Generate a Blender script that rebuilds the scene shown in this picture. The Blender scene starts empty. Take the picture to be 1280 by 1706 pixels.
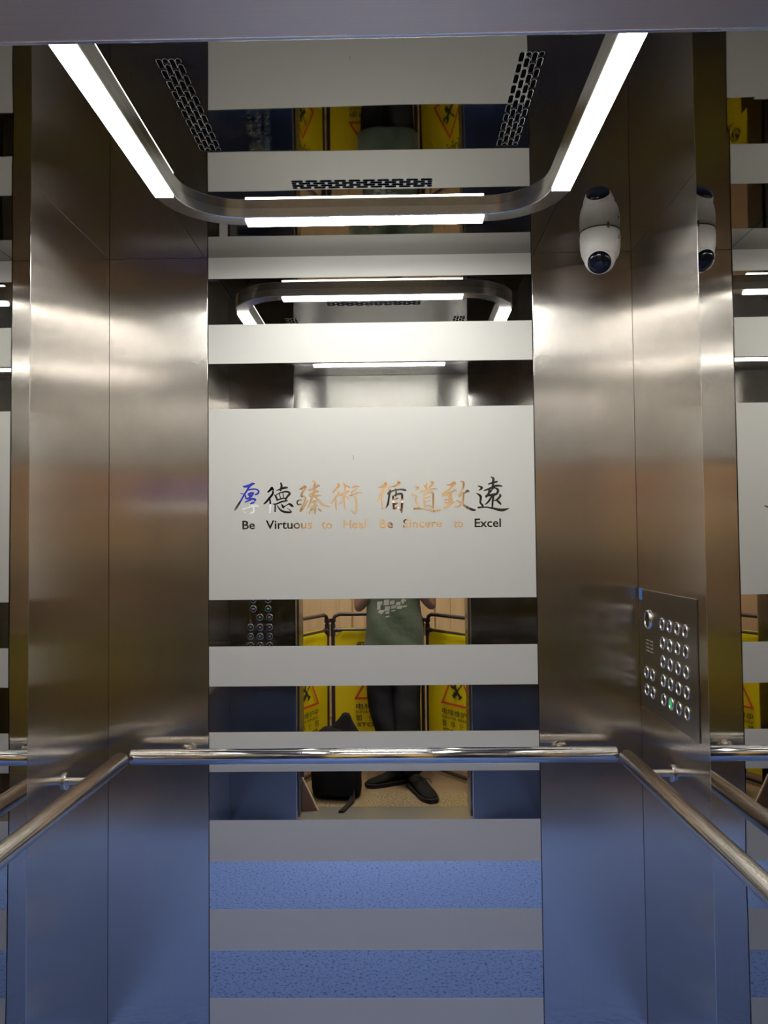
import bpy, bmesh, math, random
from mathutils import Vector, Matrix, Euler
random.seed(7)
S = bpy.context.scene
COL = S.collection
PI = math.pi

# ------------------------------------------------------------------ camera
cam_data = bpy.data.cameras.new('camera')
cam = bpy.data.objects.new('camera', cam_data)
COL.objects.link(cam)
YAW, PITCH, ROLL = -0.0156, 0.0378, -0.0101
fw = Vector((math.sin(YAW) * math.cos(PITCH), math.cos(YAW) * math.cos(PITCH), math.sin(PITCH)))
rt = Vector((math.cos(YAW), -math.sin(YAW), 0))
up = rt.cross(fw)
r2 = rt * math.cos(ROLL) + up * math.sin(ROLL)
u2 = -rt * math.sin(ROLL) + up * math.cos(ROLL)
cam.matrix_world = Matrix(((r2.x, u2.x, -fw.x, 0.0798), (r2.y, u2.y, -fw.y, -2.5632), (r2.z, u2.z, -fw.z, 1.5), (0, 0, 0, 1)))
cam_data.sensor_fit = 'VERTICAL'
cam_data.sensor_height = 36.0
cam_data.lens = 36.0 * 1350.0 / 1706.0
cam_data.clip_start = 0.003
S.camera = cam

# ------------------------------------------------------------------ world, exposure, light levels
world = bpy.data.worlds.new('world')
S.world = world
world.use_nodes = True
world.node_tree.nodes['Background'].inputs[0].default_value = (0.30, 0.28, 0.25, 1)
world.node_tree.nodes['Background'].inputs[1].default_value = 0.15
S.view_settings.view_transform = 'Standard'
S.view_settings.look = 'None'
S.view_settings.gamma = 1.0
S.view_settings.use_curve_mapping = False
S.view_settings.exposure = 0.0
S.cycles.max_bounces = 14
S.cycles.glossy_bounces = 10
S.cycles.diffuse_bounces = 4
S.cycles.blur_glossy = 0.3
S.cycles.sample_clamp_indirect = 6.0
LED_POWER = 43.0         # cabin light strips
HALL_POWER = 38.0        # hall ceiling panel


# ------------------------------------------------------------------ helpers
def world_loc(o):
    v = Vector((0, 0, 0))
    while o is not None:
        v += o.location
        o = o.parent
    return v


def obj(name, bm, mat=None, parent=None, local=False, smooth=None, bevel=0.0, kind=None):
    """link a bmesh as ONE mesh object; coordinates are world ones unless local"""
    me = bpy.data.meshes.new(name)
    if parent is not None and not local:
        bmesh.ops.translate(bm, verts=bm.verts, vec=-world_loc(parent))
    bmesh.ops.recalc_face_normals(bm, faces=bm.faces)
    bm.to_mesh(me)
    bm.free()
    return link(name, me, mat, parent, smooth, bevel, kind)


def link(name, me, mat=None, parent=None, smooth=None, bevel=0.0, kind=None):
    o = bpy.data.objects.new(name, me)
    COL.objects.link(o)
    if parent is not None:
        o.parent = parent
    if mat is not None and len(me.materials) == 0:
        me.materials.append(mat)
    if smooth:
        for p in me.polygons:
            p.use_smooth = True
        me.set_sharp_from_angle(angle=math.radians(smooth))
    if bevel:
        m = o.modifiers.new('bevel', 'BEVEL')
        m.width = bevel
        m.segments = 2
        m.limit_method = 'ANGLE'
    if kind:
        o['kind'] = kind
    return o


def thing(name, label, cat, loc=(0, 0, 0), group=None, rz=0.0):
    o = bpy.data.objects.new(name, None)
    o.empty_display_size = 0.05
    COL.objects.link(o)
    o.location = loc
    o.rotation_euler = (0, 0, rz)
    o['label'] = label
    o['category'] = cat
    if group:
        o['group'] = group
    return o


def tag(o, label, cat, group=None):
    o['label'] = label
    o['category'] = cat
    if group:
        o['group'] = group
    return o


def box(bm, x0, x1, y0, y1, z0, z1, bev=0.0, seg=2):
    m = Matrix.Translation(((x0 + x1) / 2, (y0 + y1) / 2, (z0 + z1) / 2)) @ Matrix.Diagonal((abs(x1 - x0), abs(y1 - y0), abs(z1 - z0), 1))
    r = bmesh.ops.create_cube(bm, size=1.0, matrix=m)
    if bev:
        es = list({e for v in r['verts'] for e in v.link_edges})
        bmesh.ops.bevel(bm, geom=es, offset=bev, segments=seg, affect='EDGES', profile=0.5)
    return bm


def new_box(*a, **k):
    return box(bmesh.new(), *a, **k)


def catmull(pts, n=6):
    out = []
    P = [pts[0]] + list(pts) + [pts[-1]]
    for i in range(1, len(P) - 2):
        for j in range(n):
            t = j / n
            out.append(tuple(0.5 * (2 * b + (c - a) * t + (2 * a - 5 * b + 4 * c - d) * t * t + (3 * b - a - 3 * c + d) * t ** 3)
                             for a, b, c, d in zip(P[i - 1], P[i], P[i + 1], P[i + 2])))
    out.append(tuple(pts[-1]))
    return out


def tube(bm, pts, r, n=16, cap=True, capbev=0.0):
    """sweep a circle along points; r a number or a list"""
    pts = [Vector(p) for p in pts]
    rs = r if isinstance(r, (list, tuple)) else [r] * len(pts)
    if capbev:
        d0 = (pts[1] - pts[0]).normalized()
        d1 = (pts[-1] - pts[-2]).normalized()
        pts = [pts[0], pts[0] + d0 * capbev * .3, pts[0] + d0 * capbev] + pts[1:-1] + [pts[-1] - d1 * capbev, pts[-1] - d1 * capbev * .3, pts[-1]]
        rs = [rs[0] - capbev, rs[0] - capbev * .3, rs[0]] + list(rs[1:-1]) + [rs[-1], rs[-1] - capbev * .3, rs[-1] - capbev]
    rings = []
    prev = None
    for i, p in enumerate(pts):
        d = (pts[min(i + 1, len(pts) - 1)] - pts[max(i - 1, 0)]).normalized()
        if prev is None:
            a = Vector((0, 0, 1)) if abs(d.z) < .9 else Vector((1, 0, 0))
            u = d.cross(a).normalized()
        else:
            u = (prev - d * prev.dot(d)).normalized()
        prev = u
        w = d.cross(u)
        rings.append([bm.verts.new(p + (u * math.cos(2 * PI * k / n) + w * math.sin(2 * PI * k / n)) * rs[i]) for k in range(n)])
    for a, b in zip(rings, rings[1:]):
        for k in range(n):
            bm.faces.new((a[k], a[(k + 1) % n], b[(k + 1) % n], b[k]))
    if cap:
        bm.faces.new(rings[0][::-1])
        bm.faces.new(rings[-1])
    return bm


def lathe(bm, prof, n=32, m=None):
    """spin (r, z) profile about local z, then matrix m"""
    m = m or Matrix.Identity(4)
    rings = []
    for r, z in prof:
        if r < 1e-6:
            rings.append([bm.verts.new(m @ Vector((0, 0, z)))])
        else:
            rings.append([bm.verts.new(m @ Vector((r * math.cos(2 * PI * k / n), r * math.sin(2 * PI * k / n), z))) for k in range(n)])
    for a, b in zip(rings, rings[1:]):
        for k in range(n):
            k2 = (k + 1) % n
            if len(a) == 1 and len(b) == 1:
                continue
            if len(a) == 1:
                bm.faces.new((a[0], b[k2], b[k]))
            elif len(b) == 1:
                bm.faces.new((a[k], a[k2], b[0]))
            else:
                bm.faces.new((a[k], a[k2], b[k2], b[k]))
    return bm


def prism(bm, poly, m, t):
    """extrude a 2-D outline (local xy) by t along local z, placed by m"""
    a = [bm.verts.new(m @ Vector((x, y, 0))) for x, y in poly]
    b = [bm.verts.new(m @ Vector((x, y, t))) for x, y in poly]
    n = len(poly)
    try:
        bm.faces.new(a[::-1])
        bm.faces.new(b)
    except ValueError:
        pass
    for i in range(n):
        bm.faces.new((a[i], a[(i + 1) % n], b[(i + 1) % n], b[i]))
    return bm


def loft(bm, rings, cap=True):
    R = [[bm.verts.new(p) for p in r] for r in rings]
    n = len(R[0])
    for a, b in zip(R, R[1:]):
        for k in range(n):
            bm.faces.new((a[k], a[(k + 1) % n], b[(k + 1) % n], b[k]))
    if cap:
        bm.faces.new(R[0][::-1])
        bm.faces.new(R[-1])
    return bm


def stadium(cx, cy, L, w, n=5):
    """rounded slot outline, long side along y"""
    r = w / 2
    h = L / 2 - r
    return [(cx + r * math.cos(PI * k / n), cy + h + r * math.sin(PI * k / n)) for k in range(n + 1)] + \
           [(cx - r * math.cos(PI * k / n), cy - h - r * math.sin(PI * k / n)) for k in range(n + 1)]


def axes(x, y, z, o):
    """matrix from three axis vectors and an origin"""
    return Matrix((( x[0], y[0], z[0], o[0]), (x[1], y[1], z[1], o[1]), (x[2], y[2], z[2], o[2]), (0, 0, 0, 1)))


_glyph_cache = {}


def text_mesh(s, bold=0.0):
    """outline of a line of writing in the built-in font, size 1, as (verts, faces, width)"""
    key = (s, bold)
    if key in _glyph_cache:
        return _glyph_cache[key]
    cu = bpy.data.curves.new('writing', 'FONT')
    cu.body = s
    cu.resolution_u = 3
    cu.offset = bold
    o = bpy.data.objects.new('writing', cu)
    COL.objects.link(o)
    bpy.context.view_layer.update()
    dg = bpy.context.evaluated_depsgraph_get()
    me = bpy.data.meshes.new_from_object(o.evaluated_get(dg))
    vs = [tuple(v.co) for v in me.vertices]
    fs = [tuple(p.vertices) for p in me.polygons]
    bpy.data.objects.remove(o)
    bpy.data.curves.remove(cu)
    bpy.data.meshes.remove(me)
    xs = [v[0] for v in vs] or [0, 1]
    _glyph_cache[key] = (vs, fs, min(xs), max(xs), min(v[1] for v in vs) if vs else 0, max(v[1] for v in vs) if vs else 1)
    return _glyph_cache[key]


def put_text(bm, s, m, x0, x1, y0, h, bold=0.0, t=0.0, centre=False, cap_from=None):
    """writing fitted to x0..x1 and cap height h from base line y0 in the plane of m; t gives it thickness"""
    vs, fs, a, b, lo, hi = text_mesh(s, bold)
    c = text_mesh(cap_from or s, bold)
    hs = h / ((c[5] - (0 if cap_from else c[4])) or 1)
    base = 0 if cap_from else lo
    ws = (x1 - x0) / ((b - a) or 1)
    nv = [bm.verts.new(m @ Vector((x0 + (v[0] - a) * ws, y0 + (v[1] - base) * hs, t))) for v in vs]
    for f in fs:
        try:
            bm.faces.new([nv[i] for i in f])
        except ValueError:
            pass
    return bm


# ------------------------------------------------------------------ materials
def mat(name, base=(.8, .8, .8), rough=.5, metal=0.0, emit=None, power=0.0, spec=None, coat=0.0, sheen=0.0):
    m = bpy.data.materials.new(name)
    m.use_nodes = True
    p = m.node_tree.nodes['Principled BSDF']
    p.inputs['Base Color'].default_value = (*base, 1)
    p.inputs['Roughness'].default_value = rough
    p.inputs['Metallic'].default_value = metal
    if spec is not None:
        p.inputs['Specular IOR Level'].default_value = spec
    if coat:
        p.inputs['Coat Weight'].default_value = coat
        p.inputs['Coat Roughness'].default_value = .1
    if sheen:
        p.inputs['Sheen Weight'].default_value = sheen
    if emit:
        p.inputs['Emission Color'].default_value = (*emit, 1)
        p.inputs['Emission Strength'].default_value = power
    return m


def nd(m, kind, **k):
    n = m.node_tree.nodes.new(kind)
    for a, v in k.items():
        setattr(n, a, v)
    return n


def lk(m, a, ai, b, bi):
    m.node_tree.links.new(a.outputs[ai], b.inputs[bi])


def pr(m):
    return m.node_tree.nodes['Principled BSDF']


def noise_color(m, scale, c1, c2, detail=4, stretch=(1, 1, 1), lo=.35, hi=.65, bump=0.0, bdist=.002, rough=.5):
    """base colour from object-space noise between two colours, with optional bump of the same noise"""
    tc = nd(m, 'ShaderNodeTexCoord')
    mp = nd(m, 'ShaderNodeMapping')
    mp.inputs['Scale'].default_value = stretch
    nz = nd(m, 'ShaderNodeTexNoise')
    nz.inputs['Scale'].default_value = scale
    nz.inputs['Detail'].default_value = detail
    nz.inputs['Roughness'].default_value = rough
    cr = nd(m, 'ShaderNodeValToRGB')
    cr.color_ramp.elements[0].position = lo
    cr.color_ramp.elements[1].position = hi
    cr.color_ramp.elements[0].color = (*c1, 1)
    cr.color_ramp.elements[1].color = (*c2, 1)
    lk(m, tc, 'Object', mp, 'Vector')
    lk(m, mp, 'Vector', nz, 'Vector')
    lk(m, nz, 'Fac', cr, 'Fac')
    lk(m, cr, 'Color', pr(m), 'Base Color')
    if bump:
        b = nd(m, 'ShaderNodeBump')
        b.inputs['Strength'].default_value = bump
        b.inputs['Distance'].default_value = bdist
        lk(m, nz, 'Fac', b, 'Height')
        lk(m, b, 'Normal', pr(m), 'Normal')
    return m


def steel(name, base, rough, aniso=0.0, tangent=None, warp=0.0, warp_scale=(1, 1, 1), grain=0.0, grain_scale=(1, 1, 1), gvar=0.0):
    """stainless sheet: brushed or polished; warp = slow sheet waviness, grain = brush lines"""
    m = mat(name, base, rough, 1.0)
    p = pr(m)
    geo = nd(m, 'ShaderNodeNewGeometry')
    if aniso:
        p.inputs['Anisotropic'].default_value = aniso
        c = nd(m, 'ShaderNodeCombineXYZ')
        for i in range(3):
            c.inputs[i].default_value = tangent[i]
        lk(m, c, 0, p, 'Tangent')
    last = None
    if warp:
        mp = nd(m, 'ShaderNodeMapping')
        mp.inputs['Scale'].default_value = warp_scale
        nz = nd(m, 'ShaderNodeTexNoise')
        nz.inputs['Scale'].default_value = 1.0
        nz.inputs['Detail'].default_value = 1.0
        b = nd(m, 'ShaderNodeBump')
        b.inputs['Strength'].default_value = 1.0
        b.inputs['Distance'].default_value = warp
        lk(m, geo, 'Position', mp, 'Vector')
        lk(m, mp, 'Vector', nz, 'Vector')
        lk(m, nz, 'Fac', b, 'Height')
        last = b
    if grain or gvar:
        mp = nd(m, 'ShaderNodeMapping')
        mp.inputs['Scale'].default_value = grain_scale
        nz = nd(m, 'ShaderNodeTexNoise')
        nz.inputs['Scale'].default_value = 1.0
        nz.inputs['Detail'].default_value = 3.0
        lk(m, geo, 'Position', mp, 'Vector')
        lk(m, mp, 'Vector', nz, 'Vector')
        if grain:
            b = nd(m, 'ShaderNodeBump')
            b.inputs['Strength'].default_value = 1.0
            b.inputs['Distance'].default_value = grain
            lk(m, nz, 'Fac', b, 'Height')
            if last is not None:
                lk(m, last, 'Normal', b, 'Normal')
            last = b
        if gvar:
            mr = nd(m, 'ShaderNodeMapRange')
            mr.inputs['From Min'].default_value = .3
            mr.inputs['From Max'].default_value = .7
            mr.inputs['To Min'].default_value = 1 - gvar
            mr.inputs['To Max'].default_value = 1.0
            mx = nd(m, 'ShaderNodeMix', data_type='RGBA', blend_type='MULTIPLY')
            mx.inputs[0].default_value = 1.0
            mx.inputs[6].default_value = (*base, 1)
            lk(m, nz, 'Fac', mr, 'Value')
            lk(m, mr, 'Result', mx, 7)
            lk(m, mx, 2, p, 'Base Color')
    if last is not None:
        lk(m, last, 'Normal', p, 'Normal')
    return m


STEEL = (.66, .62, .575)
M = {}
M['mirror'] = steel('mirror_polished_steel', (.69, .68, .655), .012, warp=.0006, warp_scale=(.8, .8, 1.2))
M['side_mirror'] = steel('side_mirror_polished_steel', (.58, .57, .55), .012, warp=.0035, warp_scale=(1.0, .7, 1.5))
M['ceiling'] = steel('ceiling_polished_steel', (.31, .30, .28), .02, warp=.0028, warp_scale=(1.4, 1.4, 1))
M['etched'] = steel('etched_frosted_steel', (.74, .74, .705), .71, grain=.00006, grain_scale=(40, 40, 700))
pr(M['etched']).inputs['Metallic'].default_value = .74
pr(M['etched']).inputs['Specular IOR Level'].default_value = .2
M['brushed_x'] = steel('brushed_steel_back', STEEL, .19, 1.0, (1, 0, 0), warp=.0040, warp_scale=(1.7, 1, 2.5), grain=.00006, grain_scale=(900, 1, 3), gvar=.10)
M['brushed_y'] = steel('brushed_steel_side', STEEL, .19, 1.0, (0, 1, 0), warp=.0040, warp_scale=(1, 1.7, 2.5), grain=.00006, grain_scale=(1, 900, 3), gvar=.10)
M['header'] = steel('brushed_steel_header', (.84, .83, .79), .25, 1.0, (0, 0, 1), warp=.0003, warp_scale=(1, 1, 1), grain=.00004, grain_scale=(3, 900, 900), gvar=.06)
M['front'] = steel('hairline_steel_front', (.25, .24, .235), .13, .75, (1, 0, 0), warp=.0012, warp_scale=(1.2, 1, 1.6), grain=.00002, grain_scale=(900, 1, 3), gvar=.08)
M['soffit'] = steel('brushed_steel_soffit', STEEL, .42, .95, (0, 1, 0), grain=.00004, grain_scale=(3, 900, 900), gvar=.06)
M['edge'] = steel('polished_edge_steel', (.72, .70, .67), .16)
M['chrome'] = steel('polished_rail_steel', (.74, .72, .69), .11, .6, (0, 0, 1))
M['rail_y'] = steel('brushed_rail_steel', (.70, .67, .62), .22)
M['frame'] = steel('satin_frame_steel', (.66, .65, .62), .25)
M['plate'] = steel('control_plate_steel', (.36, .35, .33), .33, .9, (0, 1, 0), grain=.00004, grain_scale=(900, 900, 3))
M['button'] = mat('button_steel', (.78, .77, .75), .16, 1.0)
M['cap'] = mat('button_black_cap', (.015, .015, .016), .25)
M['cap_steel'] = mat('button_satin_cap', (.30, .29, .28), .3, 1.0)
M['glyph'] = mat('button_numeral', (.55, .55, .53), .4)
M['glyph_lit'] = mat('button_numeral_lit_green', (.1, .6, .25), .4, emit=(.08, .9, .30), power=.25)
M['green'] = mat('button_cap_lit_green', (.02, .35, .10), .4, emit=(.03, .75, .22), power=.30)
M['gap'] = mat('dark_seam', (.02, .02, .02), .6)
M['led'] = mat('lit_diffuser', (.9, .9, .9), .4, emit=(1.0, .99, .945), power=LED_POWER)
M['rim'] = mat('vent_rim_steel', (.30, .29, .28), .35, 1.0)
M['slot'] = mat('vent_dark_slot', (.004, .004, .004), 1.0, spec=0.0)
M['white_plastic'] = mat('white_plastic', (.72, .70, .66), .35)
M['black_glass'] = mat('black_glass', (.006, .007, .014), .06)
M['grey_mark'] = mat('grey_print', (.12, .10, .10), .5)
M['blue_film'] = mat('blue_film', (.08, .22, .62), .3)
M['carpet'] = noise_color(mat('blue_carpet', rough=.95, sheen=.2), 88, (.018, .042, .17), (.145, .262, .70), detail=5, lo=.34, hi=.49, bump=.6, bdist=.004, rough=.65)
M['backing'] = mat('wall_backing', (.03, .03, .03), .5, .5)
M['jamb'] = steel('dark_jamb_steel', (.30, .28, .26), .25)
M['sill'] = mat('grooved_aluminium_sill', (.45, .44, .42), .4, 1.0)
M['terrazzo'] = noise_color(mat('speckled_granite', rough=.3), 95, (.045, .032, .018), (.36, .29, .18), detail=3, lo=.42, hi=.60, rough=.7)
M['hall_wall'] = noise_color(mat('hall_beige_plaster', rough=.7), 3, (.42, .295, .185), (.46, .325, .205))
M['wood'] = noise_color(mat('pale_wood_door', rough=.45), 6, (.36, .265, .16), (.41, .305, .19), stretch=(6, 6, .6))
M['wood_trim'] = noise_color(mat('brown_wood_trim', rough=.45), 6, (.32, .19, .10), (.42, .26, .14), stretch=(1, 1, 6))
M['hall_ceiling'] = mat('hall_ceiling_white', (.75, .73, .68), .8)
M['hall_lamp'] = mat('hall_lamp_diffuser', (.9, .9, .9), .5, emit=(1.0, .90, .74), power=HALL_POWER)
M['pipe'] = mat('dark_pipe', (.028, .022, .024), .4)
M['cloth'] = noise_color(mat('yellow_barrier_cloth', rough=.55), 5, (.84, .72, .008), (.88, .77, .012), bump=.25, bdist=.01)
cl_ = M['cloth']
_tr = nd(cl_, 'ShaderNodeBsdfTranslucent')
_tr.inputs[0].default_value = (.90, .80, .02, 1)
_mx = nd(cl_, 'ShaderNodeMixShader')
_mx.inputs[0].default_value = .42
lk(cl_, pr(cl_), 0, _mx, 1)
lk(cl_, _tr, 0, _mx, 2)
lk(cl_, _mx, 0, cl_.node_tree.nodes['Material Output'], 0)
M['print_black'] = mat('black_print', (.02, .018, .012), .6)
M['print_red'] = mat('red_print', (.55, .05, .02), .6)
M['skin'] = mat('skin', (.27, .155, .105), .5)
M['hair'] = mat('black_hair', (.010, .008, .007), .8, spec=.15)
M['shirt'] = noise_color(mat('green_cotton', rough=.85, sheen=.2), 9, (.066, .094, .062), (.084, .116, .076), bump=.5, bdist=.02)
M['shirt_print'] = mat('grey_shirt_print', (.42, .42, .38), .7)
M['trousers'] = noise_color(mat('black_trouser_cloth', rough=.9, spec=.1), 8, (.013, .013, .015), (.020, .020, .023), bump=.5, bdist=.02)
M['shoe'] = mat('black_shoe', (.008, .007, .007), .85, spec=.10)
M['sole'] = mat('dark_sole', (.014, .012, .012), .7, spec=.2)
M['lace'] = mat('black_lace', (.012, .011, .011), .8, spec=.15)
M['bag'] = noise_color(mat('black_bag_cloth', rough=.85, spec=.12), 30, (.006, .006, .007), (.010, .010, .011), bump=.2, bdist=.002)
M['bag_tag'] = mat('pale_tag', (.6, .6, .58), .5)
M['card'] = mat('brown_board', (.13, .07, .05), .6)
M['card_edge'] = mat('pale_board_edge', (.62, .50, .34), .7)
M['phone'] = mat('phone_body', (.05, .05, .06), .15)
M['screen_glass'] = mat('phone_screen', (.01, .01, .012), .05, emit=(.3, .3, .3), power=.1)
M['lcd_blue'] = mat('display_blue', (.02, .03, .3), .3, emit=(.05, .06, .75), power=.45)
M['lcd_white'] = mat('display_white', (.6, .6, .6), .3, emit=(.85, .9, .95), power=.75)
M['lcd_navy'] = mat('display_navy', (.02, .03, .08), .3, emit=(.06, .09, .17), power=.5)
M['paper'] = mat('white_paper', (.74, .70, .62), .7)
M['eye'] = mat('eye_white', (.7, .68, .65), .3)

tile = mat('hall_floor_tile', rough=.3)
_br = nd(tile, 'ShaderNodeTexBrick', offset=0.0)
_br.inputs['Scale'].default_value = 1.0
_br.inputs['Brick Width'].default_value = .6
_br.inputs['Row Height'].default_value = .6
_br.inputs['Mortar Size'].default_value = .004
_br.inputs['Color1'].default_value = (.20, .145, .092, 1)
_br.inputs['Color2'].default_value = (.175, .125, .08, 1)
_br.inputs['Mortar'].default_value = (.10, .07, .045, 1)
_g = nd(tile, 'ShaderNodeNewGeometry')
_mp = nd(tile, 'ShaderNodeMapping')
_mp.inputs['Location'].default_value = (.12, .05, 0)
lk(tile, _g, 'Position', _mp, 'Vector')
lk(tile, _mp, 'Vector', _br, 'Vector')
lk(tile, _br, 'Color', pr(tile), 'Base Color')
M['tile'] = tile

# ------------------------------------------------------------------ the setting: cabin
W, H, L = .836, 2.42, 1.85          # half width, height, depth of the cabin
PW = .5173                          # half width of the etched mirror panel
OL, OR_, OH = -.478, .478, 1.955    # entrance opening
MY0, MY1 = -.5615, -1.29            # side mirror panel from .. to
ST = 'structure'

floor = obj('floor', new_box(-W, W, -L, .0, -.06, 0), M['carpet'], kind=ST)
sill = obj('trim_1', new_box(OL, OR_, -2.10, -L, -.06, 0), M['sill'], kind=ST)

# ceiling: backing slab with three polished sheets, thin seams between them
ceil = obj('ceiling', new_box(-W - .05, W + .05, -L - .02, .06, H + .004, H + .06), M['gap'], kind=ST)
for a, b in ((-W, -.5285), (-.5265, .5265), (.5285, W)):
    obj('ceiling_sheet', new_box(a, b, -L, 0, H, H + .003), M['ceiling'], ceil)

# back wall
wb = obj('wall_back', new_box(-W - .05, W + .05, .004, .06, -.06, H), M['backing'], kind=ST)
for s in (-1, 1):
    a, b = sorted((s * (PW + .0025), s * W))
    obj('brushed_panel', new_box(a, b, 0, .004, 0, H, .0012), M['brushed_x'], wb)
mp_ = obj('mirror_panel', new_box(-PW, PW, 0, .004, 0, H), M['mirror'], wb)
BANDS = [(2.3515, H), (2.0769, 2.2028), (1.324, 1.9307), (1.0523, 1.1774), (.7862, .9093), (.5089, .6366), (.237, .3619), (0, .0912)]
for a, b in BANDS:
    obj('etched_band', new_box(-PW + .0005, PW - .0005, -.0004, 0, a, b), M['etched'], mp_)

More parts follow.
